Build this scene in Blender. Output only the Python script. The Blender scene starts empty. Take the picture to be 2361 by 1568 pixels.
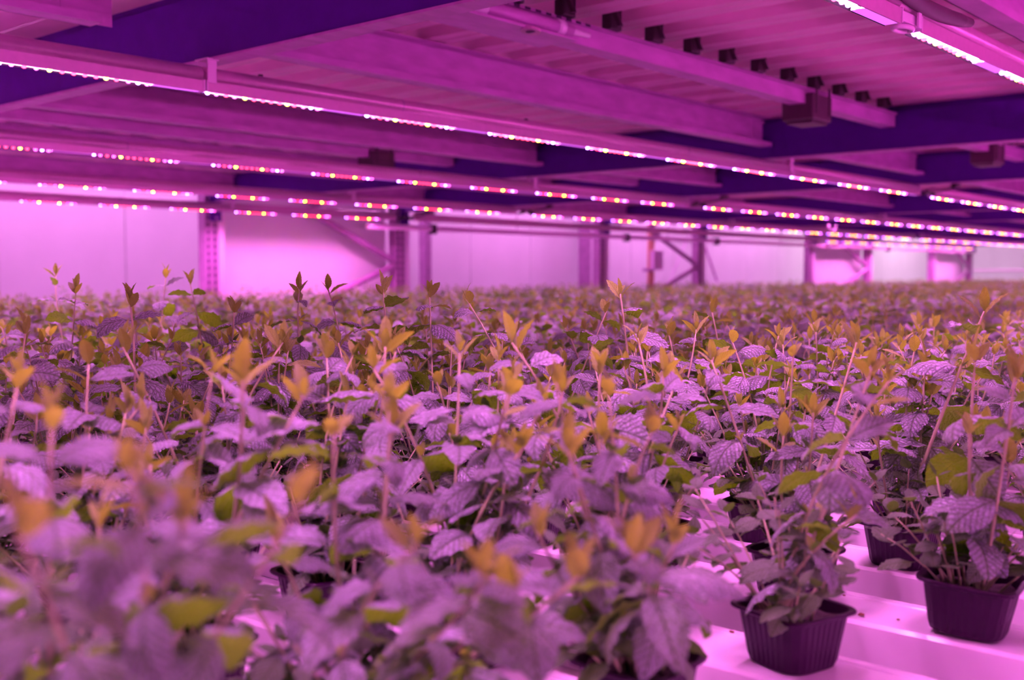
import bpy, bmesh, math, random
from mathutils import Vector, Matrix
R = math.radians
rnd = random.Random(11)
SC = bpy.context.scene
COL = SC.collection

# ------------------------------------------------------------------ camera
YAW = R(40.95)                      # the view looks between +X (towards right far) and +Y (left far)
CZ = 1.38                           # camera height; the gutter tops lie at 1.00
FWD = Vector((math.cos(YAW), math.sin(YAW), 0)); RGT = Vector((math.sin(YAW), -math.cos(YAW), 0))
FPX = 2505.0; PITCH = math.atan((784 - 630) / FPX)
cam = bpy.data.cameras.new('camera'); camo = bpy.data.objects.new('camera', cam); COL.objects.link(camo)
cam.sensor_width = 36; cam.lens = FPX / 2361 * 36; cam.clip_start = 0.02; cam.clip_end = 100
camo.location = (0, 0, CZ); camo.rotation_euler = (R(90) - PITCH, 0, YAW - R(90))
cam.dof.use_dof = True; cam.dof.focus_distance = 1.62; cam.dof.aperture_fstop = 4.3
SC.camera = camo

def at(px, py, d):
    """world point seen at pixel px,py at horizontal depth d along the view"""
    cx, cy = (px - 1180.5) / FPX, -(py - 784) / FPX
    f = math.cos(PITCH) + cy * math.sin(PITCH); u = -math.sin(PITCH) + cy * math.cos(PITCH)
    k = d / f
    return FWD * d + RGT * (cx * k) + Vector((0, 0, CZ + u * k))

# ------------------------------------------------------------------ world, room lamps, exposure
w = bpy.data.worlds.new('world'); SC.world = w; w.use_nodes = True
w.node_tree.nodes['Background'].inputs[0].default_value = (0.5, 0.1, 0.45, 1)
w.node_tree.nodes['Background'].inputs[1].default_value = 0.05
SC.view_settings.view_transform = 'Standard'; SC.view_settings.look = 'None'
SC.view_settings.exposure = 0.55; SC.view_settings.gamma = 1; SC.view_settings.use_curve_mapping = False
SC.cycles.max_bounces = 4; SC.cycles.diffuse_bounces = 3; SC.cycles.glossy_bounces = 2
SC.cycles.transmission_bounces = 2; SC.cycles.sample_clamp_indirect = 4; SC.cycles.use_adaptive_sampling = True; SC.cycles.adaptive_threshold = .06
LED_L = 400.0                       # radiance of a lit lens
LED_C = (1.0, 0.215, 0.88)

# ------------------------------------------------------------------ materials
def mat(name, base, rough=0.5, metal=0.0, noise=0.0, nscale=30, bump=0.0, spec=0.5, emis=None, estr=0, sampling=None, c2=None, stretch=None):
    m = bpy.data.materials.new(name); m.use_nodes = True; nt = m.node_tree
    p = nt.nodes['Principled BSDF']
    p.inputs['Base Color'].default_value = (*base, 1); p.inputs['Roughness'].default_value = rough
    p.inputs['Metallic'].default_value = metal; p.inputs['Specular IOR Level'].default_value = spec
    if noise or bump:
        tc = nt.nodes.new('ShaderNodeTexCoord'); n = nt.nodes.new('ShaderNodeTexNoise')
        mp = nt.nodes.new('ShaderNodeMapping'); nt.links.new(tc.outputs['Object'], mp.inputs[0])
        if stretch: mp.inputs['Scale'].default_value = stretch
        n.inputs['Scale'].default_value = nscale; n.inputs['Detail'].default_value = 5
        nt.links.new(mp.outputs[0], n.inputs['Vector'])
        if noise:
            r = nt.nodes.new('ShaderNodeValToRGB'); b2 = c2 or tuple(x * (1 - noise) for x in base)
            r.color_ramp.elements[0].position = .35; r.color_ramp.elements[1].position = .65
            r.color_ramp.elements[0].color = (*b2, 1); r.color_ramp.elements[1].color = (*base, 1)
            nt.links.new(n.outputs['Fac'], r.inputs[0]); nt.links.new(r.outputs[0], p.inputs['Base Color'])
        if bump:
            b = nt.nodes.new('ShaderNodeBump'); b.inputs['Strength'].default_value = bump; b.inputs['Distance'].default_value = .004
            nt.links.new(n.outputs['Fac'], b.inputs['Height']); nt.links.new(b.outputs[0], p.inputs['Normal'])
    if emis:
        p.inputs['Emission Color'].default_value = (*emis, 1); p.inputs['Emission Strength'].default_value = estr
    if sampling: m.cycles.emission_sampling = sampling
    return m

M = {}
M['wall'] = mat('wall_panel_white', (.86, .80, .86), .45, noise=.05, nscale=2)
M['floor'] = mat('floor_concrete', (.5, .48, .5), .5, noise=.2, nscale=6)
M['roof'] = mat('ceiling_grey', (.55, .45, .55), .7)
M['blue'] = mat('blue_rack_paint', (.065, .002, .20), .5, noise=.12, nscale=20, spec=.15)
M['galv'] = mat('galvanised_steel', (.60, .20, .58), .42, metal=.1, noise=.22, nscale=9, stretch=(1, 3, 3))
M['deck'] = mat('deck_sheet_paint', (.97, .44, .74), .34, noise=.10, nscale=14, bump=.25, stretch=(1, .6, 1))
M['post'] = mat('upright_steel', (.50, .22, .48), .45, metal=.2, noise=.2, nscale=14)
M['post_light'] = mat('upright_light_face', (.85, .6, .85), .4)
M['slot'] = mat('slot_dark', (.06, .015, .08), .7)
M['alu'] = mat('lamp_housing_aluminium', (.68, .30, .56), .30, metal=.35, noise=.06, nscale=60)
M['bracket'] = mat('white_plastic_bracket', (.85, .5, .8), .45)
M['black'] = mat('black_rubber', (.03, .006, .022), .5)
M['darkbox'] = mat('dark_plastic', (.05, .01, .035), .5)
M['gutter'] = mat('white_gutter_plastic', (.93, .86, .93), .16, noise=.05, nscale=7, bump=.05, spec=.6)
M['pot'] = mat('black_pot_plastic', (.020, .001, .022), .38, spec=.22)
M['soil'] = mat('potting_soil', (.05, .025, .03), .9, noise=.6, nscale=120, bump=1.0)
M['crumb'] = mat('brown_crumb', (.25, .09, .05), .8, noise=.3, nscale=200)
M['rust'] = mat('orange_pipe_insulation', (.75, .35, .25), .6)
M['stem'] = mat('stem_green', (.40, .46, .22), .5, noise=.15, nscale=60)
M['lens'] = mat('lit_lens', (.9, .8, .9), .3, emis=LED_C, estr=LED_L)
M['lens_dim'] = mat('lens_between_leds', (.5, .3, .5), .25, emis=(.75, .10, 1.0), estr=.9, sampling='NONE')
M['strip_lit'] = mat('lens_at_leds', (.1, .1, .1), .25, emis=(1.0, .30, .70), estr=7, sampling='NONE')
M['lip_blacked'] = mat('lamp_lip_blacked', (.001, .001, .001), .9, spec=0)  # insides of the lamp lips blackened so they show no lens glow
for nm, c, s in (('blue', (.30, .10, 1.0), 60), ('white', (1.0, .72, .03), 46), ('red', (1.0, .02, .06), 16), ('pink', (1.0, .06, .55), 16)):
    M['led_' + nm] = mat('led_' + nm, (.01, .01, .01), .6, spec=0, emis=c, estr=s, sampling='NONE')
M['aisle'] = mat('added_aisle_tube', (.9, .9, .9), .3, emis=(1.0, .32, .98), estr=50)  # tubes of the added, unseen lamps, here and in the lines below
M['front_fill'] = mat('added_front_tube', (.9, .9, .9), .3, emis=(1.0, .16, .82), estr=56)
M['neutral'] = mat('added_neutral_tube', (.9, .9, .9), .3, emis=(1.0, .66, .95), estr=85)

def leafmat(name, top, vein, under, trans, tfac, rough=.5, sheen=.12, bstr=.55):
    m = bpy.data.materials.new(name); m.use_nodes = True; nt = m.node_tree; N = nt.nodes; L = nt.links
    for n in list(N): N.remove(n)
    def nd(t, **k):
        n = N.new(t)
        for a, b in k.items(): setattr(n, a, b)
        return n
    def mth(op, a, b=None):
        n = nd('ShaderNodeMath', operation=op)
        for i, v in enumerate((a, b)):
            if v is None: continue
            if isinstance(v, (int, float)): n.inputs[i].default_value = v
            else: L.new(v, n.inputs[i])
        return n.outputs[0]
    out = nd('ShaderNodeOutputMaterial'); uv = nd('ShaderNodeUVMap'); sep = nd('ShaderNodeSeparateXYZ'); L.new(uv.outputs[0], sep.inputs[0])
    u = mth('ABSOLUTE', mth('SUBTRACT', sep.outputs[0], .5)); v = sep.outputs[1]      # u: 0 on the midrib
    s = mth('ABSOLUTE', mth('SINE', mth('SUBTRACT', mth('MULTIPLY', v, 26.0), mth('MULTIPLY', u, 17.0))))
    sv = mth('POWER', s, .45)                                                    # dips at the side veins
    mid = nd('ShaderNodeMapRange'); L.new(u, mid.inputs[0]); mid.inputs[1].default_value = 0; mid.inputs[2].default_value = .05
    vor = nd('ShaderNodeTexVoronoi', feature='DISTANCE_TO_EDGE'); vm = nd('ShaderNodeMapping'); vm.inputs['Scale'].default_value = (9, 15, 1)
    L.new(uv.outputs[0], vm.inputs[0]); L.new(vm.outputs[0], vor.inputs[0]); vor.inputs['Scale'].default_value = 1
    vr = nd('ShaderNodeMapRange'); L.new(vor.outputs[0], vr.inputs[0]); vr.inputs[2].default_value = .16
    h = mth('MULTIPLY', mth('MULTIPLY', sv, mid.outputs[0]), mth('ADD', mth('MULTIPLY', vr.outputs[0], .65), .35))
    oi = nd('ShaderNodeObjectInfo')
    nz = nd('ShaderNodeTexNoise'); nz.inputs['Scale'].default_value = 25; nz.inputs['Detail'].default_value = 0; tc = nd('ShaderNodeTexCoord'); L.new(tc.outputs['Object'], nz.inputs[0])
    mx = nd('ShaderNodeMix', data_type='RGBA'); L.new(h, mx.inputs['Factor'])
    mx.inputs['A'].default_value = (*vein, 1); mx.inputs['B'].default_value = (*top, 1)
    hsv = nd('ShaderNodeHueSaturation'); L.new(mx.outputs['Result'], hsv.inputs['Color'])
    L.new(mth('ADD', .72, mth('ADD', mth('MULTIPLY', oi.outputs['Random'], .36), mth('MULTIPLY', nz.outputs[0], .25))), hsv.inputs['Value'])
    geo = nd('ShaderNodeNewGeometry'); mb = nd('ShaderNodeMix', data_type='RGBA'); L.new(geo.outputs['Backfacing'], mb.inputs['Factor'])
    L.new(hsv.outputs[0], mb.inputs['A']); mb.inputs['B'].default_value = (*under, 1)
    p = nd('ShaderNodeBsdfPrincipled'); L.new(mb.outputs['Result'], p.inputs['Base Color']); p.inputs['Roughness'].default_value = rough
    p.inputs['Sheen Weight'].default_value = sheen; p.inputs['Sheen Roughness'].default_value = .45; p.inputs['Specular IOR Level'].default_value = .35
    bp = nd('ShaderNodeBump'); bp.inputs['Strength'].default_value = bstr; bp.inputs['Distance'].default_value = .0028
    L.new(h, bp.inputs['Height']); L.new(bp.outputs[0], p.inputs['Normal'])
    t = nd('ShaderNodeBsdfTranslucent'); t.inputs[0].default_value = (*trans, 1)
    ms = nd('ShaderNodeMixShader'); ms.inputs[0].default_value = tfac
    L.new(p.outputs[0], ms.inputs[1]); L.new(t.outputs[0], ms.inputs[2]); L.new(ms.outputs[0], out.inputs[0])
    return m
M['leaf'] = leafmat('mint_leaf', (.39, .43, .48), (.06, .09, .05), (.15, .42, .01), (.20, .56, .005), .25, bstr=.8)
M['leaf_low_shade'] = leafmat('mint_leaf_low_shade', (.19, .29, .19), (.07, .15, .03), (.09, .27, .02), (.14, .4, .01), .22, bstr=.7)  # low leaves darkened in colour to deepen the shade between plants
M['leaf_young'] = leafmat('mint_tip_leaf', (.34, .52, .07), (.17, .27, .02), (.30, .48, .04), (.36, .60, .015), .34, sheen=.25, bstr=.7)

# ------------------------------------------------------------------ helpers
def tag(o, label=None, cat=None, group=None, kind=None):
    if label: o['label'] = label
    if cat: o['category'] = cat
    if group: o['group'] = group
    if kind: o['kind'] = kind
    return o
def thing(name, label, cat, loc=(0, 0, 0), rz=0, group=None):
    o = bpy.data.objects.new(name, None); COL.objects.link(o); o.location = loc; o.rotation_euler = (0, 0, rz)
    o.empty_display_size = .05
    return tag(o, label, cat, group)
def link(name, me, parent=None, loc=None, mw=None):
    o = bpy.data.objects.new(name, me); COL.objects.link(o); o.parent = parent
    if loc is not None: o.location = loc
    if mw is not None: o.matrix_local = mw
    return o
def me_of(name, bm, *mats, smooth=False):
    me = bpy.data.meshes.new(name); bm.normal_update(); bm.to_mesh(me); bm.free()
    for m in mats: me.materials.append(M[m])
    if smooth: me.polygons.foreach_set('use_smooth', [True] * len(me.polygons))
    return me
def obj(name, bm, m, parent=None, smooth=False, loc=None):
    return link(name, me_of(name, bm, m, smooth=smooth), parent, loc)
def box(bm, x0, x1, y0, y1, z0, z1, bev=0):
    v = [bm.verts.new(p) for p in ((x0, y0, z0), (x1, y0, z0), (x1, y1, z0), (x0, y1, z0), (x0, y0, z1), (x1, y0, z1), (x1, y1, z1), (x0, y1, z1))]
    fs = [bm.faces.new([v[i] for i in q]) for q in ((3, 2, 1, 0), (4, 5, 6, 7), (0, 1, 5, 4), (1, 2, 6, 5), (2, 3, 7, 6), (3, 0, 4, 7))]
    if bev:
        es = list({e for f in fs for e in f.edges})
        bmesh.ops.bevel(bm, geom=es, offset=bev, segments=2, affect='EDGES', profile=.5)
    return bm
def B(*a, **k): return box(bmesh.new(), *a, **k)
def tube(bm, pts, r, n=8, cap=True):
    pts = [Vector(p) for p in pts]; rings = []
    rr = r if isinstance(r, (list, tuple)) else [r] * len(pts)
    up = Vector((0, 0, 1))
    for i, p in enumerate(pts):
        d = (pts[min(i + 1, len(pts) - 1)] - pts[max(i - 1, 0)]).normalized()
        a = d.cross(up)
        if a.length < .05: a = d.cross(Vector((1, 0, 0)))
        a.normalize(); b = a.cross(d)
        rings.append([bm.verts.new(p + (a * math.cos(t) + b * math.sin(t)) * rr[i]) for t in (2 * math.pi * k / n for k in range(n))])
    for q, s in zip(rings, rings[1:]):
        for k in range(n): bm.faces.new((q[k], q[(k + 1) % n], s[(k + 1) % n], s[k]))
    if cap: bm.faces.new(rings[0][::-1]); bm.faces.new(rings[-1])
    return bm
def T(*a, **k): return tube(bmesh.new(), *a, **k)
def prism(bm, prof, a0, a1, axis='x', closed=True):
    """extrude a 2-D profile; axis x: profile is (y,z); axis y: profile is (x,z)"""
    f = (lambda a, p: (a, p[0], p[1])) if axis == 'x' else (lambda a, p: (p[0], a, p[1]))
    r0 = [bm.verts.new(f(a0, p)) for p in prof]; r1 = [bm.verts.new(f(a1, p)) for p in prof]; n = len(prof)
    for k in range(n if closed else n - 1): bm.faces.new((r0[k], r0[(k + 1) % n], r1[(k + 1) % n], r1[k]))
    if closed: bm.faces.new(r0[::-1]); bm.faces.new(r1)
    bmesh.ops.recalc_face_normals(bm, faces=bm.faces)
    return bm
def Pr(*a, **k): return prism(bmesh.new(), *a, **k)
def struct(name, bm, m):
    return tag(obj(name, bm, m), kind='structure')

# ------------------------------------------------------------------ the room
RX0, RX1, RY0, RY1, RZ = -4.0, 26.0, -5.0, 9.2, 3.6
struct('floor', B(RX0 - .2, RX1 + .2, RY0 - .2, RY1 + .2, -.1, 0), 'floor')
struct('ceiling', B(RX0 - .2, RX1 + .2, RY0 - .2, RY1 + .2, RZ, RZ + .1), 'roof')
wr = struct('wall_rear', B(RX0, RX1, RY1, RY1 + .1, 0, RZ), 'wall')
pm = me_of('panel', B(.004, 1.146, -.02, 0, .0, RZ, bev=.003), 'wall')
x = RX0
while x + 1.15 <= RX1 + .01:
    link('panel', pm, wr, (x, RY1, 0)); x += 1.15
we = struct('wall_right', B(RX1, RX1 + .1, RY0, RY1, 0, RZ), 'wall')
pm2 = me_of('panel', B(-.02, 0, .004, 1.146, 0, RZ, bev=.003), 'wall')
y = RY1 - 1.15
for k in range(8): link('panel', pm2, we, (RX1, y, 0)); y -= 1.15
struct('wall_left', B(RX0 - .1, RX0, RY0, RY1, 0, RZ), 'wall')
struct('wall_front', B(RX0, RX1, RY0 - .1, RY0, 0, RZ), 'wall')
# unseen lamps added over the rear aisle and far end to brighten the walls
for i, x in enumerate((-2.5, .5, 3.5, 6.5, 9.5, 12.5, 15.5)):
    t = thing('added_aisle_lamp', 'added unseen pink lamp over the rear aisle, brightening the rear wall', 'lamp', (x, 8.0, 2.9), group='added lamps over the rear aisle')
    obj('housing', B(0, 2.2, -.06, .06, .03, .08, bev=.008), 'bracket', t)
    obj('fill_tube', T([(0.05, 0, 0), (2.15, 0, 0)], .03, 10), 'aisle', t, smooth=True)
    for sx in (.3, 1.9): obj('hanger_rod', T([(sx, 0, .08), (sx, 0, RZ - 2.9)], .004, 6), 'galv', t)
for i, (x, y) in enumerate(((19.0, 8.0), (22.5, 8.0), (23.5, 4.5), (23.5, 1.5))):
    t = thing('added_end_lamp', 'added unseen white lamp brightening the far end of the room', 'lamp', (x, y, 3.1), group='added lamps at the far end')
    obj('housing', B(0, 1.5, -.08, .08, .03, .09, bev=.008), 'bracket', t)
    obj('fill_tube', T([(0.05, 0, 0), (1.45, 0, 0)], .035, 10), 'neutral', t, smooth=True)
    for sx in (.3, 1.2): obj('hanger_rod', T([(sx, 0, .09), (sx, 0, RZ - 3.1)], .004, 6), 'galv', t)

for i, x in enumerate((-2.0, .6, 3.2, 5.8)):  # unseen fill lamps added behind the camera to brighten deck and purlins
    t = thing('added_aisle_lamp', 'added unseen pink lamp behind the camera, brightening the ceiling', 'lamp', (x, -2.3, 1.12), group='added fill lamps behind the camera')
    obj('housing', B(0, 2.2, -.09, -.05, -.03, .03, bev=.008), 'bracket', t)
    obj('fill_tube', T([(0.05, 0, 0), (2.15, 0, 0)], .03, 10), 'front_fill', t, smooth=True)
    for sx in (.3, 1.9): obj('hanger_rod', T([(sx, -.07, .03), (sx, -.07, RZ - 1.12)], .004, 6), 'galv', t)

# ------------------------------------------------------------------ racking: beams, uprights, purlins, deck
YF = 6.55; YN = -1.4
BX = [-1.30, 1.50, 4.36, 6.15, 8.95, 10.84, 13.68, 15.60, 18.2, 20.05]
ZB0, ZB1 = CZ + .50, CZ + .672
ordw = ['first', 'second', 'third', 'fourth', 'fifth', 'sixth', 'seventh', 'eighth', 'ninth', 'tenth', 'eleventh', 'twelfth', 'thirteenth', 'fourteenth', 'fifteenth', 'sixteenth']
blabel = {0: 'blue rack beam behind the camera carrying the deck edge',
          1: 'nearest dark blue steel beam crossing the top left corner',
          2: 'wide dark blue beam crossing the middle right under the corrugated deck',
          3: 'second narrower blue beam just behind the wide one',
          4: 'blue beam behind the pair of black lamp cable connectors', 5: 'blue beam beyond the first four, under the far deck',
          6: 'thin far blue beam low above the plants at right', 7: 'faint far blue beam behind the thin one',
          8: 'blue beam near the far end of the rack', 9: 'last blue beam at the far end of the rack'}
for i, bx in enumerate(BX):
    t = thing('rack_beam', blabel[i], 'beam', (bx, 0, ZB0))
    hh = ZB1 - ZB0
    prof = [(-.025, 0), (.025, 0), (.025, hh), (-.008, hh), (-.008, hh - .022), (-.025, hh - .022)]
    obj('beam_web', Pr(prof, YN + .06, YF - .06, axis='y'), 'blue', t)
    obj('lower_lip', B(-.030, .026, YN + .1, YF - .1, -.006, -.0005), 'galv', t)
    for yy in (YF - .06, YN + .02):
        obj('end_connector', B(-.045, .045, yy, yy + .012, -.14, hh + .02, bev=.002), 'blue', t)
        for zz in (-.12, -.04, hh - .0): obj('bolt', T([(0, yy - .012, zz), (0, yy, zz)], .009, 6), 'galv', t)

# one upright: a channel with punched slots, 100 mm wide
def upright_me():
    bm = bmesh.new()
    box(bm, -.05, .05, -.045, -.040, 0, 3.0); box(bm, -.05, -.045, -.04, .04, 0, 3.0); box(bm, .045, .05, -.04, .04, 0, 3.0)
    return me_of('upright', bm, 'post')
def slots_me():
    bm = bmesh.new(); z = .9
    while z < 2.2:
        for sx in (-.026, .026): box(bm, sx - .007, sx + .007, -.0466, -.0452, z, z + .03)
        z += .05
    return me_of('slot_row', bm, 'slot')
UM, SM = upright_me(), slots_me()
FM = me_of('light_face', B(.056, .105, -.046, -.03, 0, 3.0), 'post_light')
frames = [(4.36, 6.15, 'upright frame with white side sheet left of the picture centre'),
          (8.95, 10.84, 'upright frame in the middle distance right of centre'),
          (13.68, 15.60, 'upright frame with pink sheet towards the right'),
          (18.2, 20.05, 'far upright frame near the right edge'), (-1.3, 1.5, 'upright frame hidden beyond the left edge')]
for fi, (xa, xb, lab) in enumerate(frames):
    for yy in ((YF, YN) if fi < 1 else (YF,)):
        t = thing('upright_frame', lab if yy == YF else 'upright frame behind the camera', 'rack frame', (0, yy, 0))
        for q in (xa, xb):
            u = link('upright', UM, t, (q, .045, 0)); s = link('slot_row', SM, u); s['kind'] = 'stuff'
            link('light_face', FM, u)
            obj('foot_plate', B(q - .07, q + .07, -.02, .1, 0, .008), 'post', t)
        z = 1.33; d = 1
        zz = [(1.14, 1.45, 1), (1.47, 1.86, -1), (1.88, 2.3, 1), (.72, 1.12, -1), (.3, .70, 1)]
        for (z0, z1, dd) in zz:
            a, b = (xa + .9, xb - .04) if dd == 1 else (xb - .04, xa + .85)
            obj('brace', T([(a, .02, z0), (b, .02, z1)], .026, 6), 'post', t)
        if fi in (0, 2, 3) and yy == YF:
            obj('side_sheet', B(xa + .06, xb - .06, .11, .118, .2, ZB0 + .12), 'wall', t)

PURY = [-.45, .80, 2.32, 3.60, 4.95, 6.25]
plab = {-.45: 'behind and above the camera', .80: 'beside the nearest lamp at the top right corner', 2.32: 'running down the middle of the ceiling',
        3.60: 'behind the long lamp with the star points', 4.95: 'over the third lamp row', 6.25: 'along the far deck edge'}
bays = [(BX[i] + .03, BX[i + 1] - .03) for i in range(len(BX) - 1)]
baytxt = ['ahead of the first blue beam', 'between first and second blue beams', 'between second and third blue beams', 'between third and fourth blue beams', 'between fourth and fifth blue beams',
          'between fifth and sixth blue beams', 'between sixth and seventh blue beams', 'between seventh and eighth blue beams', 'at the far end of the rack']
zp0, zp1 = CZ + .548, CZ + .668
for py in PURY:
    for bi, (xa, xb) in enumerate(bays):
        if bi == 0: xb = 1.24
        t = thing('purlin', ' '.join(('deep purlin %s, %s' % (plab[py], baytxt[bi].replace(' blue', ''))).split()[:16]), 'purlin', (xa, py, zp0))
        hh = zp1 - zp0; Lx = xb - xa
        prof = [(0, .0), (.052, 0), (.052, .016), (.048, .016), (.048, .004), (.004, .004), (.004, hh - .004), (.05, hh - .004), (.05, hh), (0, hh)]
        prof = [(-a, b) for a, b in prof]            # lips point to the camera side
        obj('web', Pr([(0, 0), (-.003, 0), (-.003, hh), (0, hh)], 0, Lx), 'galv', t)
        obj('lower_flange', Pr([(0, 0), (-.055, 0), (-.055, .018), (-.052, .018), (-.052, .003), (0, .003)], 0, Lx), 'galv', t)
        obj('upper_flange', B(0, Lx, -.05, 0, hh, hh + .003), 'galv', t)
        if bi < 4:
            for e in (.07, Lx - .07): obj('splice_line', B(e, e + .12, -.006, -.0032, .006, hh - .004), 'galv', t)

# corrugated deck sheets
def deck(xa, xb, lab):
    prof = []; x = xa; P_ = .2
    zl, zh = CZ + .675, CZ + .722
    k = math.ceil(xa / P_); pts = [(xa, zh)]
    while k * P_ + .15 < xb:
        c = k * P_
        pts += [(c + .028, zh), (c + .040, zl), (c + .082, zl), (c + .087, zl + .004), (c + .092, zl), (c + .134, zl), (c + .146, zh)]; k += 1
    pts.append((xb, zh)); pts = [p for p in pts if xa <= p[0] <= xb]
    bm = bmesh.new(); prism(bm, pts, YN + .14, YF - .02, axis='y', closed=False)
    o = obj('corrugated_deck', bm, 'deck'); md = o.modifiers.new('thick', 'SOLIDIFY'); md.thickness = .0015; md.offset = 1
    tag(o, lab, 'deck sheet')
for bi, (xa, xb) in enumerate(bays):
    deck(xa - .028, xb + .028, 'corrugated steel deck overhead %s' % baytxt[bi])

# slim channels with black rib clips and dark boxes
def channel(xa, xb, cy, lab, boxes=(), bracket=False, clips=True):
    t = thing('ceiling_channel', lab, 'channel', (0, cy, CZ))
    obj('channel_web', Pr([(-.03, .585), (-.03, .64), (-.027, .64), (-.027, .588), (.027, .588), (.027, .64), (.03, .64), (.03, .585)], xa, xb), 'galv', t)
    obj('channel_lip', B(xa, xb, -.038, -.0305, .632, .64), 'galv', t)
    if clips:
        k = math.ceil((xa + .1) / .2); cm = None
        while k * .2 + .1 < xb:
            c = k * .2
            if cm is None:
                bm = bmesh.new(); box(bm, -.027, .027, -.05, -.02, .641, .70, bev=.004)
                v = prism(bm, [(-.078, .645), (-.066, .645), (-.045, .70), (-.056, .70)], -.020, -.008); cm = me_of('rib_clip', bm, 'black')
            link('rib_clip', cm, t, (c - .02, 0, .0)); k += 1
    if bracket:
        br = obj('end_plate', B(xa, xa + .62, -.075, .05, .577, .584, bev=.001), 'galv', t)
        obj('upturned_edge', B(xa, xa + .62, .046, .052, .586, .605), 'galv', t)
        for q in (.10, .44):
            bm = T([(xa + q, -.073, .570), (xa + q + .001, -.073, .5765)], .024, 16); lug = obj('round_lug', bm, 'alu', t, smooth=False)
            obj('lug_hole', T([(xa + q, -.073, .569), (xa + q, -.073, .5698)], .012, 12), 'slot', t)
        obj('slide_tube', T([(xa + .2, -.05, .606), (xa + .62, -.05, .606)], .018, 12), 'galv', t, smooth=True)
        obj('tube_collar', T([(xa + .26, -.05, .606), (xa + .30, -.05, .606)], .021, 12), 'post_light', t, smooth=True)
        obj('tube_collar', T([(xa + .56, -.05, .606), (xa + .585, -.05, .606)], .021, 12), 'post_light', t, smooth=True)
        obj('tube_nozzle', T([(xa + .62, -.05, .606), (xa + .64, -.05, .606), (xa + .70, -.05, .606)], [.014, .008, .006], 10), 'post_light', t, smooth=True)
        bm = bmesh.new()
        for q in range(17): box(bm, xa + .06 + q * .04, xa + .08 + q * .04, -.0395, -.0384, .6325, .6395)
        s = obj('perforation', bm, 'slot', t); s['kind'] = 'stuff'
        obj('notch', B(xa + .0, xa + .02, -.076, -.03, .574, .577), 'slot', t)
    return t
channel(1.56, 4.32, 1.75, 'slim slotted channel with black clips and a sliding end fitting', bracket=True)
channel(4.40, 6.10, 1.75, 'short slim channel past the wide blue beam on the right')
channel(1.56, 4.32, 4.20, 'slim channel over the second and third lamp rows')
channel(4.40, 6.10, 4.20, 'slim channel behind the lamps right of centre')
def dbox(X, Y, lab):
    t = thing('junction_box', lab, 'box', (X, Y, CZ + .53))
    obj('box_body', B(-.075, .075, -.06, .06, .0, .09, bev=.006), 'darkbox', t)
    obj('box_lid', B(-.060, .060, -.05, .05, -.010, -.0005, bev=.003), 'darkbox', t)
    for a in (-.05, .05): obj('strap', B(a - .006, a + .006, -.062, -.058, .02, .115), 'black', t)
    return t
dbox(3.60, 1.75, 'dark box under the slim channel in front of the wide blue beam')
dbox(3.78, 4.20, 'small dark box low in the left centre above the second lamp row')
dbox(5.55, 1.75, 'dark flat box between the two blue beams at right')

# ------------------------------------------------------------------ LED grow lights
PITCHG = .49
PAT = [(0, 'blue'), (.024, 'pink'), (.05, 'red'), (.075, 'pink'), (.103, 'white'), (.130, 'red'), (.155, 'red'), (.180, 'red'), (.205, 'red'), (.228, 'white'), (.252, 'red'), (.280, 'pink'), (.303, 'blue'), (.325, 'pink')]
def dome(bm, x, y, z, r, seg=8):
    rings = []
    for h, q in ((0, 1), (.55, .84), (.9, .42)):
        rings.append([bm.verts.new((x + r * q * math.cos(2 * math.pi * k / seg), y + r * q * math.sin(2 * math.pi * k / seg), z - r * h)) for k in range(seg)])
    for a, b in zip(rings, rings[1:]):
        for k in range(seg): bm.faces.new((a[k], b[k], b[(k + 1) % seg], a[(k + 1) % seg]))
    bm.faces.new(rings[-1])
DM = {}
for c in ('blue', 'white', 'red', 'pink'):
    bm = bmesh.new(); dome(bm, 0, 0, 0, .0052, 10); DM[c] = me_of('diode', bm, 'led_' + c, smooth=True)
LEDZ = .42
_cache = {}
BODY = [(-.0165, .024), (-.0150, -.001), (-.0130, -.0015), (-.0125, .006), (.0125, .006), (.0130, -.0015), (.0150, -.001), (.0165, .024), (.006, .027), (-.006, .027)]
def body_me(n, L_):
    me = me_of(n, Pr(BODY, 0, L_), 'alu', 'lip_blacked')
    for p in me.polygons:
        if abs(p.center.y) < .0131 and p.center.z < .0062 and abs(p.normal.x) < .5 and p.center.x > .01: p.material_index = 1
    return me
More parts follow.
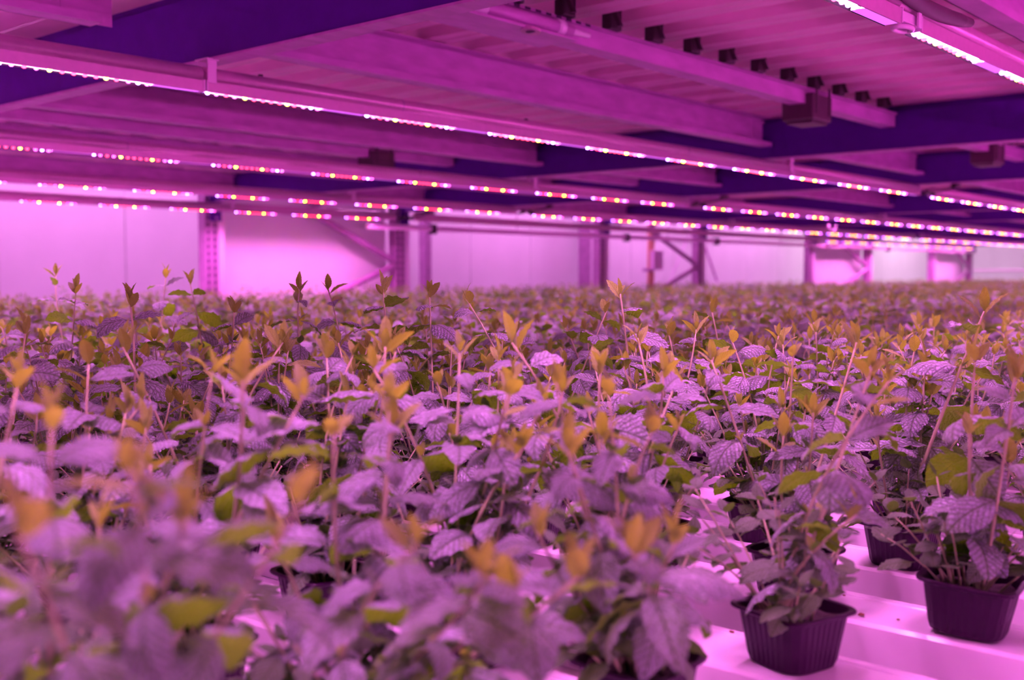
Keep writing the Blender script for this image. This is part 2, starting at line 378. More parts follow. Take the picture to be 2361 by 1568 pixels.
def fixture(x0, x1, Y, label, single=False, lit=True, group=None):
    """x0..x1 along the row; origin at the LED plane"""
    L_ = x1 - x0
    t = thing('led_grow_light', label, 'grow light', (x0, Y, CZ + LEDZ), group=group)
    key = (round(L_, 2), lit, single)
    def part(nm, f, smooth=False):
        k = (key, nm)
        if k not in _cache: _cache[k] = f(nm, smooth)
        return link(nm, _cache[k], t)
    part('tube', lambda n, s: me_of(n, T([(0, 0, .040), (L_, 0, .040)], .0175, 20), 'alu', smooth=True))
    body = [(-.0165, .024), (-.0150, -.001), (-.0130, -.0015), (-.0125, .006), (.0125, .006), (.0130, -.0015), (.0150, -.001), (.0165, .024), (.006, .027), (-.006, .027)]
    part('lamp_body', lambda n, s: body_me(n, L_))
    for e in (-.003, L_ - .001):
        k = 'end_cap'
        if k not in _cache: _cache[k] = me_of(k, B(0, .004, -.018, .018, 0, .026, bev=.001), 'bracket')
        link(k, _cache[k], t, (e, 0, 0))
    for c in ([.62, .62 + 3 * PITCHG] if L_ > 2 else [.62]):
        k = 'joint_ring'
        if k not in _cache: _cache[k] = me_of(k, T([(0, 0, .040), (.004, 0, .040)], .0181, 20), 'post', smooth=True)
        link(k, _cache[k], t, (c, 0, 0))
    if not lit: return t
    n = int((L_ + .02) / PITCHG)
    if 'lens' not in _cache:
        bm = bmesh.new(); v = [bm.verts.new(p) for p in ((-.005, -.0118, .0052), (.335, -.0118, .0052), (.335, .0118, .0052), (-.005, .0118, .0052))]; bm.faces.new(v[::-1])
        _cache['lens'] = me_of('lens', bm, 'lens')
    for g in range(n): link('lens', _cache['lens'], t, (.01 + g * PITCHG, 0, 0))
    def strip(n_, s):
        bm = bmesh.new(); bm2 = []
        for g in range(n):
            a = .01 + g * PITCHG; box(bm, a - .01, a + .34, -.0045, .0045, .0005, .0025)
        k0 = len(bm.faces)
        for g in range(n):
            a = .01 + g * PITCHG + .34; b = min(a + PITCHG - .35, L_ - .004)
            if b > a: box(bm, a, b, -.0122, .0122, -.0004, .0025)
        bm.faces.ensure_lookup_table()
        for f in bm.faces[k0:]: f.material_index = 1
        return me_of(n_, bm, 'strip_lit', 'lens_dim')
    p = part('led_strip', strip); p['kind'] = 'stuff'
    if single:
        for g in range(n):
            for o, c in PAT: link('diode', DM[c], t, (.01 + g * PITCHG + o, rnd.uniform(-.002, .002), .0005))
    else:
        for c in ('blue', 'white', 'red', 'pink'):
            def dd(nm, s, c=c):
                bm = bmesh.new()
                for g in range(n):
                    for o, cc in PAT:
                        if cc == c: dome(bm, .01 + g * PITCHG + o, 0, .0005, .0052)
                return me_of(nm, bm, 'led_' + c, smooth=True)
            p = part(c + '_diodes', dd); p['kind'] = 'stuff'
    return t
def bracket(X, Y, lab, top=None):
    t = thing('lamp_bracket', lab, 'bracket', (X, Y, CZ + LEDZ))
    zt = (ZB0 - CZ - LEDZ - .008)
    obj('side_plate', B(-.012, .012, -.021, -.0185, .020, zt, bev=.0008), 'bracket', t)
    obj('side_plate', B(-.012, .012, .0185, .021, .020, zt, bev=.0008), 'bracket', t)
    obj('top_plate', B(-.016, .016, -.025, .025, zt, zt + .004), 'bracket', t)
    for q in (.062, .067): obj('rib', B(-.0125, .0125, -.0225, -.0212, q, q + .002), 'bracket', t)
    return t
def cable(X, Y, lab, big=True):
    t = thing('cable_connector', lab, 'cable', (X, Y, CZ + LEDZ))
    obj('plug', T([(-.085, -.022, .008), (-.02, -.022, .016)], .010, 10), 'black', t, smooth=True)
    obj('plug', T([(.02, -.022, .016), (.075, -.022, .010)], .010, 10), 'black', t, smooth=True)
    pts = [(-.09, -.022, .008), (-.05, -.03, .03), (0, -.03, .018), (.05, -.05, .028), (.11, -.09, .04), (.15, -.11, .062)]
    obj('cable', T(pts, .006, 8), 'black', t, smooth=True)
    obj('plug_head', T([(.13, -.105, .060), (.165, -.125, .072)], .017, 10), 'black', t, smooth=True)
    return t

ROWY = [.737, 2.215, 3.66, 5.09, 6.34]
rown = ['nearest lamp row at the top right', 'first full lamp row with star points', 'second full lamp row', 'third lamp row', 'fourth, lowest lamp row']
segtxt = {0: 'left of the first bracket', 1: 'from the first to the second bracket', 2: 'between wide blue beam and black cable plug', 3: 'past the black cable plug', 4: 'in the far bays', 5: 'far segment before the wall', 6: 'last far segment', 7: 'at the far rack end'}
segs = [(-1.47, 1.45), (1.46, 4.40), (4.41, 5.89), (6.10, 9.04), (9.05, 11.99), (12.0, 13.47), (13.7, 16.64), (16.65, 19.59)]
for ri, Y in enumerate(ROWY):
    for si, (a, b) in enumerate(segs):
        if ri == 0:
            if si == 0: a, b = -.62, 1.83
            elif si == 1: a, b = 1.92, 4.38
        lit = not (ri == 4 and si in (3, 4, 5)) 
        lab = '%s grow light of the %s, %s' % ('lit' if lit else 'unlit', rown[ri], segtxt[si])
        lab = ' '.join(lab.split()[:16])
        fixture(a, b, Y, lab, single=(ri <= 1 and si == 1), lit=lit)
    # tubes hang from the beams by clips
    for bx, tx in ((BX[1], 'nearest blue beam'), (BX[2], 'wide blue beam'), (BX[4], 'fourth blue beam'), (BX[6], 'far thin beam')):
        if ri == 0 and bx < 4: continue
        bracket(bx - .03 if bx < 2 else bx + .02, Y, 'white plastic clip holding the %s to the %s' % (rown[ri].split(' with')[0].split(' at')[0], tx))
    if ri > 0:
        cable(6.0, Y, 'black cable plug and socket at the joint in the %s' % rown[ri].split(' with')[0])
# unseen row added beside the camera to light the front of the crop
for Y in (-.72,):
    for si, (a, b) in enumerate(segs[:4]):
        fixture(a, b, Y, 'added grow light outside the picture to the right of the camera', group='added grow lights right of the camera')
# hooks, loop and the joint of the nearest lamp
t = thing('lamp_joint', 'bright oval hook and joint between the two nearest lamps', 'joint', (1.875, ROWY[0], CZ + LEDZ))
obj('joint_plate', B(-.045, .045, -.014, .014, .006, .024, bev=.002), 'bracket', t)
bm = bmesh.new(); tube(bm, [(.008 + .024 * math.cos(a), .0, -.004 + .0) if False else (.0 + .026 * math.cos(a), .014 * math.sin(a), .000) for a in [2 * math.pi * k / 20 for k in range(21)]], .0045, 8, cap=False)
obj('oval_hook', bm, 'bracket', t, smooth=True)
obj('hook_tab', B(.016, .030, -.022, -.018, .002, .034, bev=.001), 'bracket', t)
obj('core_tube', T([(-.05, 0, .040), (.05, 0, .040)], .0150, 16), 'alu', t, smooth=True)
t = thing('hanging_cable', 'dark flat cable bent over the nearest lamp at top right', 'cable', (0, 0, 0))
pts = []
for k in range(9):
    a = k / 8; pts.append((1.72 + .42 * a, ROWY[0] - .024 + .0 * a, CZ + LEDZ + .052 - .012 * math.sin(a * math.pi)))
obj('cable', T(pts, [.006, .009, .012, .014, .014, .014, .013, .012, .009], 10), 'darkbox', t, smooth=True)
# loose tie wires on the rows
for (X, Y, lb) in ((2.62, ROWY[1], 'small screw standing on the tube of the star lamp row'), (1.62, ROWY[1], 'tiny brown screw beside the first bracket')):
    t = thing('screw', lb, 'screw', (X, Y, CZ + LEDZ + .0575)); obj('screw_head', T([(0, 0, .0), (0, 0, .004)], .006, 8), 'black', t)
t = thing('wire_loop', 'thin pale wire loop hanging under the second lamp row', 'wire', (8.0, ROWY[2], CZ + LEDZ))
obj('loop', T([(.07 * math.cos(a), 0, -.045 + .045 * math.sin(a)) for a in [math.pi * (1 + k / 14) for k in range(15)]] , .004, 6), 'bracket', t, smooth=True)
# supply pipe under the far lamp row, with drop hooks
t = thing('supply_pipe', 'thin pink pipe running low under the lamps above the plants', 'pipe', (0, 6.45, CZ + .37))
obj('pipe', T([(5.7, 0, 0), (20, 0, 0)], .022, 12), 'bracket', t, smooth=True)
for q in (6.4, 9.2, 11.0, 13.9, 16): obj('pipe_clamp', B(q, q + .05, -.03, .03, -.045, .035, bev=.004), 'black', t)
for q in (7.5, 10, 12.6, 15, 18): obj('pipe_hanger', T([(q, 0, .02), (q, 0, .29)], .004, 6), 'galv', t)
# building columns in the aisle
t = thing('wall_column', 'slim grey column standing before the rear wall left of centre', 'column', (8.45, 8.6, 0))
obj('shaft', B(-.05, .05, -.05, .05, 0, RZ, bev=.006), 'post', t); obj('collar', B(-.08, .08, -.08, .08, 1.98, 2.06, bev=.006), 'darkbox', t)
t = thing('wall_column', 'wide pale column right of the second rack post', 'column', (11.9, 8.9, 0))
obj('shaft', B(-.14, .14, -.1, .1, 0, RZ, bev=.008), 'post_light', t); obj('edge_strip', B(-.155, -.141, -.1, .1, 0, RZ), 'post', t)
t = thing('service_pipe', 'brown service pipe carrying a white box', 'pipe', (11.4, 7.6, 0))
obj('riser', T([(0, 0, 0), (0, 0, RZ)], .045, 12), 'rust', t, smooth=True)
obj('valve_box', B(-.10, .10, -.12, -.05, 1.42, 1.66, bev=.01), 'bracket', t); obj('box_bracket', B(-.12, .0, -.05, .04, 1.40, 1.44), 'post', t)
t = thing('stay_wires', 'pair of thin slanting stays before the rear wall at right', 'stay', (14.4, 8.9, 0))
obj('stay', T([(-.55, 0, 1.25), (.1, 0, 2.1)], .012, 6), 'post_light', t); obj('stay', T([(.25, 0, 2.1), (.95, 0, 1.1)], .018, 6), 'galv', t)
obj('ground_bar', B(-.6, 1.0, -.03, .03, 0, 1.25, bev=.004), 'wall', t); obj('head_bar', T([(0, 0, 2.1), (.35, 0, 2.1)], .02, 6), 'galv', t)
t = thing('hand_rail', 'pale horizontal rail at the far right edge above the plants', 'rail', (24.2, 0, 0))
obj('rail', T([(0, 4.2, 1.44), (0, 8.5, 1.44)], .03, 8), 'bracket', t, smooth=True)
for q in (4.6, 6.3, 8.2): obj('rail_post', T([(0, q, 0), (0, q, 1.44)], .022, 8), 'bracket', t)
t = thing('wall_cabinet', 'blurred grey cabinet fixed on the far wall at right edge', 'cabinet', (25.94, 6.75, 1.55))
obj('cabinet_body', B(-.2, 0, -.3, .3, 0, .55, bev=.01), 'post', t); obj('cabinet_door', B(-.215, -.201, -.27, .27, .03, .52, bev=.004), 'galv', t)

# ------------------------------------------------------------------ gutters and the bench under them
ZG = 1.0; GP = .217; GX0 = .965; GW = .104; GH = .048; GY0, GY1 = -.75, 6.46
t = thing('bench_frame', 'white bench carrying the rows of plant gutters', 'bench', (0, 0, 0))
obj('bench_sheet', B(-.9, 20.0, GY0 - .05, GY1 + .03, ZG - GH - .02, ZG - GH - .001), 'gutter', t)
for q in (-.6, 3, 7, 11, 15, 19.6):
    for yy in (GY0 + .1, 3.0, GY1 - .1): obj('leg', B(q - .03, q + .03, yy - .03, yy + .03, 0, ZG - GH - .021), 'post', t)
gp = [(-GW / 2 + .001, -GH), (GW / 2 - .001, -GH), (GW / 2, -.004), (GW / 2 - .003, 0), (GW / 2 - .014, 0.0), (GW / 2 - .016, -.0015), (-GW / 2 + .016, -.0015), (-GW / 2 + .014, 0.0), (-GW / 2 + .003, 0), (-GW / 2, -.004)]
gm = me_of('growing_gutter', Pr(gp, GY0, GY1, axis='y'), 'gutter')
NG = 88
for k in range(-7, NG):
    o = link('growing_gutter', gm, None, (GX0 + k * GP, 0, ZG))
    if -1 <= k <= 12:
        j = k + 1
        tag(o, 'white plastic growing gutter, %s one counted from the nearest visible edge' % ordw[j], 'gutter', 'growing gutters')
    else: tag(o, 'white plastic growing gutter hidden under the plants', 'gutter', 'gutters hidden under the crop')

# ------------------------------------------------------------------ pots
def superloop(r, n, z, e=5.0, flute=0, arch=0):
    out = []
    for k in range(n):
        a = 2 * math.pi * (k + .5) / n; c, s = math.cos(a), math.sin(a)
        q = (abs(c) ** e + abs(s) ** e) ** (-1 / e) * r
        q -= flute * (k % 2)
        zz = z + arch * max(0, 1 - abs(math.sin(2 * a))) if arch else z
        out.append((q * c, q * s, zz))
    return out
def pot_me(n=72, name='pot'):
    bm = bmesh.new()
    loops = [superloop(.029, n, .002, 3.6), superloop(.0345, n, .0, 3.6), superloop(.035, n, .006, flute=.0007), superloop(.0415, n, .047, flute=.0007), superloop(.0418, n, .0495),
             superloop(.0465, n, .0520, 7), superloop(.0470, n, .0540, 7), superloop(.0462, n, .0555, 7), superloop(.0425, n, .0550, 6), superloop(.0405, n, .046), superloop(.037, n, .020)]
    vs = [[bm.verts.new(p) for p in l] for l in loops]
    bm.faces.new(vs[0][::-1])
    for a, b in zip(vs, vs[1:]):
        for k in range(n): bm.faces.new((a[k], a[(k + 1) % n], b[(k + 1) % n], b[k]))
    bm.faces.new(vs[-1])
    return me_of(name, bm, 'pot')
def soil_me():
    bm = bmesh.new(); n = 24; rr = random.Random(4)
    c = bm.verts.new((0, 0, .047)); prev = None; first = None; rings = []
    for r in (.012, .024, .034, .0402):
        rings.append([bm.verts.new((x, y, .043 + rr.uniform(0, .0055))) for x, y, _ in superloop(r, n, 0)])
    for k in range(n): bm.faces.new((c, rings[0][k], rings[0][(k + 1) % n]))
    for a, b in zip(rings, rings[1:]):
        for k in range(n): bm.faces.new((a[k], b[k], b[(k + 1) % n], a[(k + 1) % n]))
    return me_of('soil', bm, 'soil')
POT, SOIL = pot_me(), soil_me(); POT_LO = pot_me(16, 'pot')

# ------------------------------------------------------------------ leaves
def leaf_mesh(name, mt, width, droop, fold, seed, nl=12, nw=3, pet=.07, serr=.05, curl=0.0, twist=0.0, pucker=.012):
    """unit-length leaf along +X, upper side +Z, base at origin"""
    rr = random.Random(seed); bm = bmesh.new(); uvl = bm.loops.layers.uv.new('uv')
    rows = []; pos = Vector((0, 0, 0)); x = 0; z = 0; ang = 0
    ph = rr.uniform(0, 6)
    cols = 2 * nw + 1
    for i in range(nl + 1):
        v = i / nl
        if i: 
            ds = 1 / nl; ang = -droop * (v ** 1.5); x += ds * math.cos(ang); z += ds * math.sin(ang)
        vv = max(0, (v - pet) / (1 - pet))
        hw = width * (math.sin(math.pi * vv ** .82) ** .78 if 0 < vv < 1 else 0)
        hw = max(hw, .014 if v < .9 else .004)
        row = []
        for j in range(cols):
            s = (j - nw) / nw
            edge = abs(s) == 1
            q = hw * s
            if edge and 0 < vv < 1: q *= 1 + serr * (1 if i % 2 else -1)
            zz = abs(q) * fold - curl * (abs(s) ** 2.5) * hw + pucker * math.sin(v * 26 - abs(s) * 3 + ph) * abs(s) * min(1, hw * 6) + rr.uniform(-1, 1) * pucker * .35
            tw = twist * v
            ny = q * math.cos(tw) - zz * math.sin(tw); nz_ = q * math.sin(tw) + zz * math.cos(tw)
            row.append((bm.verts.new((x - nz_ * math.sin(ang), ny, z + nz_ * math.cos(ang))), (.5 + s * .5 * (hw / width) , v)))
        rows.append(row)
    for a, b in zip(rows, rows[1:]):
        for j in range(cols - 1):
            q = (a[j], b[j], b[j + 1], a[j + 1])
            f = bm.faces.new([t_[0] for t_ in q])
            for lp, t_ in zip(f.loops, q): lp[uvl].uv = t_[1]
    bm.normal_update()
    me = bpy.data.meshes.new(name); bm.to_mesh(me)
    me.materials.append(M[mt]); me.polygons.foreach_set('use_smooth', [True] * len(me.polygons))
    flip = sum(p.normal.z for p in me.polygons) < 0
    if flip: bmesh.ops.reverse_faces(bm, faces=bm.faces); bm.to_mesh(me)
    bm.free()
    return me
W6 = (.21, .25, .27, .30, .24, .33)
LV = {'young': [leaf_mesh('leaf', 'leaf_young', .165 + .02 * k, .15 + .2 * k, .35 - .06 * k, 10 + k, 14, 3, .05, .07) for k in range(3)],
      'mature': [leaf_mesh('leaf', 'leaf', W6[k], R((25, 55, 80, 40, 100, 65)[k]), (.25, .18, .08, .3, .12, .05)[k], 30 + k, 18, 4, .08, .035, (.0, .18, .3, .1, .25, .4)[k], (0, .3, -.3, .5, -.2, .15)[k], .021) for k in range(6)],
      'low': [leaf_mesh('leaf', 'leaf_low_shade', .27 + .02 * k, R((30, 60, 15)[k]), .15, 50 + k, 12, 3, .1, .05, .2, (.2, -.3, 0)[k]) for k in range(3)]}
LO = {'young': [leaf_mesh('leaf_lo', 'leaf_young', .21, .2, .3, 70, 4, 1, .05, 0)],
      'mature': [leaf_mesh('leaf_lo', 'leaf', .27, R(d), .15, 71, 5, 1, .08, 0, .1) for d in (35, 70)],
      'low': [leaf_mesh('leaf_lo', 'leaf_low_shade', .28, R(40), .15, 72, 4, 1, .1, 0)]}

def plant_layout(rr, tips, n_low, soil_z=.045, dense=1.0):
    """returns stems [(points, radii)], leaves [(kind, variant, matrix)] in plant space; tips: list of Vector"""
    stems = []; leaves = []
    def add(kind, pos, yaw, elev, size, roll=0.0):
        vs = LV[kind]; i = rr.randrange(len(vs))
        mw = Matrix.Translation(pos) @ Matrix.Rotation(yaw, 4, 'Z') @ Matrix.Rotation(-elev, 4, 'Y') @ Matrix.Rotation(roll, 4, 'X') @ Matrix.Scale(size, 4)
        leaves.append((kind, i, mw))
    for tip, sc in tips:
        a = rr.uniform(0, 6.28); r0 = rr.uniform(.004, .02)
        base = Vector((r0 * math.cos(a), r0 * math.sin(a), soil_z - .006))
        L_ = (tip - base).length; n = 9
        mid = base.lerp(tip, .5) + Vector((rr.uniform(-1, 1), rr.uniform(-1, 1), .3)) * L_ * .13
        pts = [(base * (1 - s) ** 2 + mid * 2 * s * (1 - s) + tip * s * s) for s in [k / (n - 1) for k in range(n)]]
        stems.append((pts, [.0022 * sc - .0011 * sc * k / (n - 1) for k in range(n)]))
        def on(s):
            s = max(0, min(1, s)); return base * (1 - s) ** 2 + mid * 2 * s * (1 - s) + tip * s * s
        yaw = rr.uniform(0, 6.28); dist = 0; i = 0
        top = (tip - on(.9)).normalized()
        # top bud
        add('young', tip, yaw, R(rr.uniform(76, 92)), rr.uniform(.020, .033) * sc, rr.uniform(-.4, .4))
        add('young', tip, yaw + math.pi + rr.uniform(-.4, .4), R(rr.uniform(58, 86)), rr.uniform(.014, .026) * sc)
        yaw += math.pi / 2
        steps = [(.008, 'young', (42, 68), (.025, .038)), (.018, 'mix', (8, 40), (.038, .052)), (.034, 'mature', (-8, 25), (.052, .068)),
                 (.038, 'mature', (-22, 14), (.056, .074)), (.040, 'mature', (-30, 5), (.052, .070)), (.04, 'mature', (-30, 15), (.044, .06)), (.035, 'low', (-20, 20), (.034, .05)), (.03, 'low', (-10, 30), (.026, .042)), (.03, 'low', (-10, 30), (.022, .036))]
        for (d, kd, el, sz) in steps:
            dist += d * sc * rr.uniform(.85, 1.2)
            if dist > L_ - .02: break
            p = on(1 - dist / L_)
            for s_ in (0, math.pi):
                if kd != 'young' and rr.random() < .08: continue
                k2 = kd if kd != 'mix' else ('young' if rr.random() < .12 else 'mature')
                add(k2, p, yaw + s_ + rr.uniform(-.25, .25), R(rr.uniform(*el)), rr.uniform(*sz) * sc, rr.uniform(-.65, .65))
            if kd in ('mature', 'low') and rr.random() < .55 * dense:      # axil shoot
                for q in range(2): add('young' if rr.random() < .4 else 'low', p, yaw + rr.choice((0, math.pi)) + rr.uniform(-.5, .5), R(rr.uniform(40, 75)), rr.uniform(.012, .022))
            yaw += math.pi / 2 + rr.uniform(-.2, .2)
    for q in range(n_low):                                       # short shoots near the pot
        a = rr.uniform(0, 6.28); r0 = rr.uniform(.008, .028); r1 = r0 + rr.uniform(.01, .085); h = rr.uniform(.03, .12)
        base = Vector((r0 * math.cos(a), r0 * math.sin(a), soil_z - .005)); tip = Vector((r1 * math.cos(a), r1 * math.sin(a), soil_z + h))
        pts = [base.lerp(tip, s) + Vector((0, 0, .006 * math.sin(s * 3.1))) for s in (0, .35, .7, 1)]
        stems.append((pts, [.0014, .0013, .001, .0008])); yaw = rr.uniform(0, 6.28)
        for s, sz, el in ((1, (.016, .026), (35, 75)), (.82, (.026, .040), (0, 35)), (.5, (.032, .048), (-15, 25))):
            for s_ in (0, math.pi): add('low', base.lerp(tip, s), yaw + s_ + rr.uniform(-.3, .3), R(rr.uniform(*el)), rr.uniform(*sz), rr.uniform(-.4, .4))
            yaw += math.pi / 2
    return stems, leaves

# pot sites on the gutters
off = {0: .484, 1: .372, 2: .543, -1: .515, -2: .42}
sites = []
for k in range(-6, NG):
    X = GX0 + k * GP + rnd.uniform(-.006, .006)
    o = off.get(k, rnd.uniform(.3, .505))
    if k not in off: rnd.random()
    j = -2
    while True:
        Y = o + j * .205 + rnd.uniform(-.008, .008); j += 1
        if Y > GY1 - .08: break
        if Y < -.5: continue
        dpt = X * FWD.x + Y * FWD.y; rt = X * RGT.x + Y * RGT.y
        if dpt < .29: continue
        if abs(rt) > .472 * dpt + .16: continue
        if (Y < .37 and X < 1.15) or (Y < .49 and X < .88): continue
        sites.append((dpt, X, Y, k))
sites.sort()
NEAR_D = 2.45
near = [s for s in sites if s[0] < NEAR_D]; mid = [s for s in sites[len(near):300]]; far = sites[300:]
print('sites', len(near), len(mid), len(far), mid[-1][0] if mid else 0)

# tips read from the photograph: pixel of the bud, depth, size factor
HERO = [(1185, 1370, .64, 1), (1335, 1330, .66, 1.1), (1240, 1230, .78, 1), (1560, 1250, .76, 1.05), (40, 1230, .42, .9), (430, 1200, .5, 1.1), (960, 1260, .6, 1), (1430, 700, 1.60, 1.15), (883, 690, 1.62, 1.05), (990, 700, 1.75, 1), (1075, 712, 1.6, .9), (690, 690, 1.85, 1), (757, 690, 1.9, 1), (300, 715, 1.55, 1.25), (175, 690, 1.95, 1),
        (437, 670, 2.15, 1.05), (383, 655, 2.3, 1), (128, 655, 2.4, 1), (540, 735, 1.7, 1), (1385, 850, 1.2, 1.15), (652, 790, 1.3, 1), (283, 800, 1.22, 1.15), (888, 800, 1.12, 1.1), (1180, 790, 1.18, 1.2),
        (560, 880, .80, 1.1), (1605, 760, 1.7, 1), (1795, 775, 1.6, 1), (1685, 780, 1.6, 1), (2270, 740, 1.35, 1.25), (2250, 815, 1.15, 1.1), (1975, 790, 1.3, 1.05), (2010, 850, 1.05, 1), (1175, 900, .98, 1.1),
        (700, 915, .86, .95), (1310, 1040, .80, 1), (1640, 830, 1.3, 1), (1470, 780, 1.4, 1.1), (45, 870, .85, 1.1), (905, 990, .85, 1.05), (1300, 890, 1.1, 1), (2050, 880, .98, 1), (300, 1080, .46, .8), (120, 960, .62, 1),
        (700, 1150, .52, .9), (1460, 1280, .66, 1.1), (1120, 1330, .55, .9), (1830, 810, 1.3, .9), (2110, 800, 1.45, 1), (1400, 735, 1.75, .9), (60, 760, 1.35, 1), (1640, 735, 2.0, 1), (2340, 870, 1.0, 1), (1530, 860, 1.15, 1)]
tipsof = {i: [] for i in range(len(near))}
for (px, py, d, sc) in HERO:
    if py < 760: py -= 22
    p = at(px, py, d)
    best = min(range(len(near)), key=lambda i: (near[i][1] - p.x) ** 2 + (near[i][2] - p.y) ** 2 + .004 * len(tipsof[i]) ** 2)
    tipsof[best].append((p, sc))

rowsn = {}
for i, s in enumerate(near): rowsn.setdefault(s[3], []).append(i)
rank = {}
for k, l in rowsn.items():
    l.sort(key=lambda i: near[i][2])
    for q, i in enumerate(l): rank[i] = q
ks = sorted(rowsn)
key_lab = {(0, 0): 'mint in the square black pot standing clear on the gutter, front right',
           (1, 0): 'mint in the dented black pot at the lower right edge',
           (1, 1): 'mint in the pot half hidden just behind the clear square pot',
           (2, 0): 'mint in the black pot between and behind the two clear pots'}
def stem_obj(stems, parent):
    for pts, rad in stems: obj('stem', T(pts, rad, 6), 'stem', parent, smooth=True)
for i, (d, X, Y, k) in enumerate(near):
    rr = random.Random(1000 + i * 7)
    ktxt = ordw[ks.index(k)]
    lab = key_lab.get((k, rank[i]))
    hero = len(tipsof[i]) > 0
    if not lab:
        look = 'tall mint plant' if len(tipsof[i]) > 1 else ('upright mint plant' if hero else 'bushy mint plant')
        lab = '%s, %s from the right in the %s gutter row from the camera' % (look, ordw[min(rank[i], 15)], ktxt)
    t = thing('potted_mint', lab, 'plant', (X, Y, ZG), group='potted mint plants near the camera')
    po = link('pot', POT, t); po.rotation_euler = (0, 0, rr.uniform(-.3, .3) if (k, rank[i]) != (0, 0) else R(-17))
    if (k, rank[i]) == (1, 0): po.rotation_euler = (R(3.5), 0, .12); po.scale = (1.15, 1.08, 1.02); po.location.z = .004
    so = link('soil', SOIL, t); so.rotation_euler = po.rotation_euler
    base = Vector((X, Y, ZG))
    tips = [(p - base, sc) for p, sc in tipsof[i]]
    want = 7 if d > .8 else 6
    open_pot = (k, rank[i]) in key_lab
    if (k, rank[i]) in ((0, 0), (1, 0)): want = 4
    for q in range(max(0, want - len(tips)) + (1 if rr.random() < .5 else 0)):
        a = rr.uniform(0, 6.28); r = rr.uniform(.02, .10)
        zt = rr.uniform(.18, .285) if d > 1.3 else (rr.uniform(.19, .305) if d > .9 else rr.uniform(.16, .285))
        if open_pot: zt = rr.uniform(.16, .24)
        p = Vector((r * math.cos(a), r * math.sin(a), zt))
        w_ = base + p
        if (w_ - Vector((0, 0, CZ))).length < .30: continue
        tips.append((p, rr.uniform(.8, 1.05)))
    n_low = 8 if d > .9 else 6
    if d > .7: n_low = 15
    if d < 1.4: n_low = 20
    if open_pot: n_low = 14
    stems, leaves = plant_layout(rr, tips, n_low)
    stem_obj(stems, t)
    for kd, v, mw in leaves:
        wp = base + mw.translation
        tp = mw @ Vector((.95, 0, -.3))                 # leaves may hang over the rim but not through the pot or gutter
        if tp.z < .008 or (tp.z < .062 and max(abs(tp.x), abs(tp.y)) < .062): continue
        if (wp - Vector((0, 0, CZ))).length < .24: continue
        link('leaf', LV[kd][v], t, mw=mw)

# ------------------------------------------------------------------ mid distance plants: joined foliage
import numpy as np
def mesh_arrays(me):
    v = np.zeros(len(me.vertices) * 3); me.vertices.foreach_get('co', v)
    f = [tuple(p.vertices) for p in me.polygons]
    uv = np.zeros(len(me.loops) * 2); me.uv_layers[0].data.foreach_get('uv', uv)
    return v.reshape(-1, 3), np.array(f), uv.reshape(-1, 2)
LOA = {k: [mesh_arrays(m) for m in l] for k, l in LO.items()}
MI = {'young': 0, 'mature': 1, 'low': 2}
def join_leaves(leaves, name):
    V = []; F = []; U = []; MT = []; n = 0
    for kd, v, mw in leaves:
        a, f, uv = LOA[kd][v % len(LOA[kd])]
        m = np.array(mw); 
        if kd == 'young': m = m.copy(); m[:3, :3] *= .62
        V.append(a @ m[:3, :3].T + m[:3, 3]); F.append(f + n); U.append(uv); MT.append(np.full(len(f), MI[kd])); n += len(a)
    V = np.concatenate(V); F = np.concatenate(F); U = np.concatenate(U); MT = np.concatenate(MT)
    me = bpy.data.meshes.new(name); me.from_pydata(V.tolist(), [], F.tolist())
    ul = me.uv_layers.new(name='uv'); ul.data.foreach_set('uv', U.ravel())
    for q in ('leaf_young', 'leaf', 'leaf_low_shade'): me.materials.append(M[q])
    me.polygons.foreach_set('material_index', MT.astype(np.int32)); me.polygons.foreach_set('use_smooth', np.ones(len(F), bool))
    me.update(); return me
protos = []
for q in range(9):
    rr = random.Random(500 + q); tips = []
    for s in range(6):
        a = rr.uniform(0, 6.28); r = rr.uniform(.02, .11)
        tips.append((Vector((r * math.cos(a), r * math.sin(a), rr.uniform(.17, .275 if q % 3 else .30))), rr.uniform(.85, 1.1)))
    stems, leaves = plant_layout(rr, tips, 2)
    bm = bmesh.new()
    for pts, rad in stems: tube(bm, pts[::2] if len(pts) > 4 else pts, rad[::2] if len(pts) > 4 else rad, 4, cap=False)
    protos.append((me_of('stems', bm, 'stem', smooth=True), join_leaves(leaves, 'foliage'), leaves))
for i, (d, X, Y, k) in enumerate(mid):
    sm, fm, _ = protos[rnd.randrange(9)]
    s = rnd.uniform(.88, 1.06)
    t = thing('potted_mint', 'young mint plant in the dense crop beyond the sharp plants', 'plant', (X, Y, ZG), rnd.uniform(0, 6.28), group='mint plants in the blurred middle distance')
    link('pot', POT_LO, t)
    a = link('stem_cluster', sm, t); a['kind'] = 'stuff'; b = link('foliage', fm, t); b['kind'] = 'stuff'
    a.scale = b.scale = (1, 1, s)

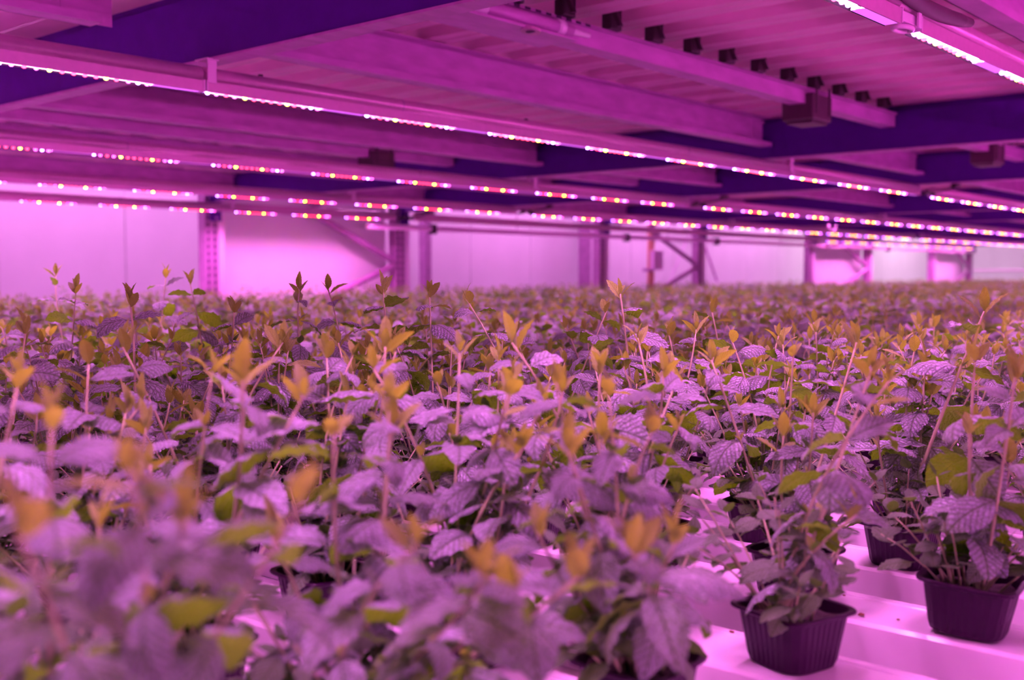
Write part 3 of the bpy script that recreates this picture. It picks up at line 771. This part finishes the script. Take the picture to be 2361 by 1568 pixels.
# ------------------------------------------------------------------ the rest of the crop: one object
V = []; F = []; U = []; MT = []; n = 0
fa = []
for me_i, (sm, fm, lv) in enumerate(protos):
    topl = [l for l in lv if l[2].translation.z > .13]
    m_ = join_leaves(topl, 'tmp'); v, f, uv = mesh_arrays(m_); mt = np.zeros(len(f), np.int32); m_.polygons.foreach_get('material_index', mt); fa.append((v, f, uv, mt))
for (d, X, Y, k) in far:
    v, f, uv, mt = fa[rnd.randrange(9)]
    a = rnd.uniform(0, 6.28); c, s = math.cos(a), math.sin(a); z = rnd.uniform(.86, 1.04)
    R3 = np.array([[c, -s, 0], [s, c, 0], [0, 0, z]])
    V.append(v @ R3.T + np.array([X, Y, ZG])); F.append(f + n); U.append(uv); MT.append(mt); n += len(v)
if far:
    V = np.concatenate(V); F = np.concatenate(F); U = np.concatenate(U); MT = np.concatenate(MT)
    me = bpy.data.meshes.new('distant_mint_crop'); me.vertices.add(len(V)); me.vertices.foreach_set('co', V.ravel())
    me.loops.add(F.size); me.loops.foreach_set('vertex_index', F.ravel().astype(np.int32))
    me.polygons.add(len(F)); me.polygons.foreach_set('loop_start', np.arange(0, F.size, 4, dtype=np.int32))
    for q in ('leaf_young', 'leaf', 'leaf_low_shade'): me.materials.append(M[q])
    me.polygons.foreach_set('material_index', MT.astype(np.int32))
    ul = me.uv_layers.new(name='uv'); ul.data.foreach_set('uv', U.ravel()); me.update(); me.validate()
    o = link('distant_mint_crop', me)
    tag(o, 'dense blurred band of distant mint plants reaching the rear posts', 'crop', kind='stuff')
    print('far tris', len(F) * 2)

# ------------------------------------------------------------------ crumbs on the gutters
for (px, py, s, lb) in ((1985, 1432, .0035, 'brown soil crumb on the gutter left of the dented pot'), (1946, 1385, .002, 'tiny dark speck on the gutter behind the square pot'), (2070, 1443, .002, 'tiny reddish speck on the gutter between the two clear pots'), (1697, 1468, .003, 'small red crumb beside the left corner of the square pot')):
    dpt = .38 * FPX / (py - 630); p = at(px, py, dpt)
    kk = round((p.x - GX0) / GP); xx = min(max(p.x, GX0 + kk * GP - .04), GX0 + kk * GP + .04)
    bm = bmesh.new(); bmesh.ops.create_icosphere(bm, subdivisions=1, radius=s)
    for v in bm.verts: v.co += Vector([rnd.uniform(-.3, .3) * s for _ in range(3)]); v.co.z *= .5
    o = obj('crumb', bm, 'crumb', None, loc=(xx, p.y, ZG + s * .4)); tag(o, lb, 'crumb')
print('objects', len(bpy.data.objects))
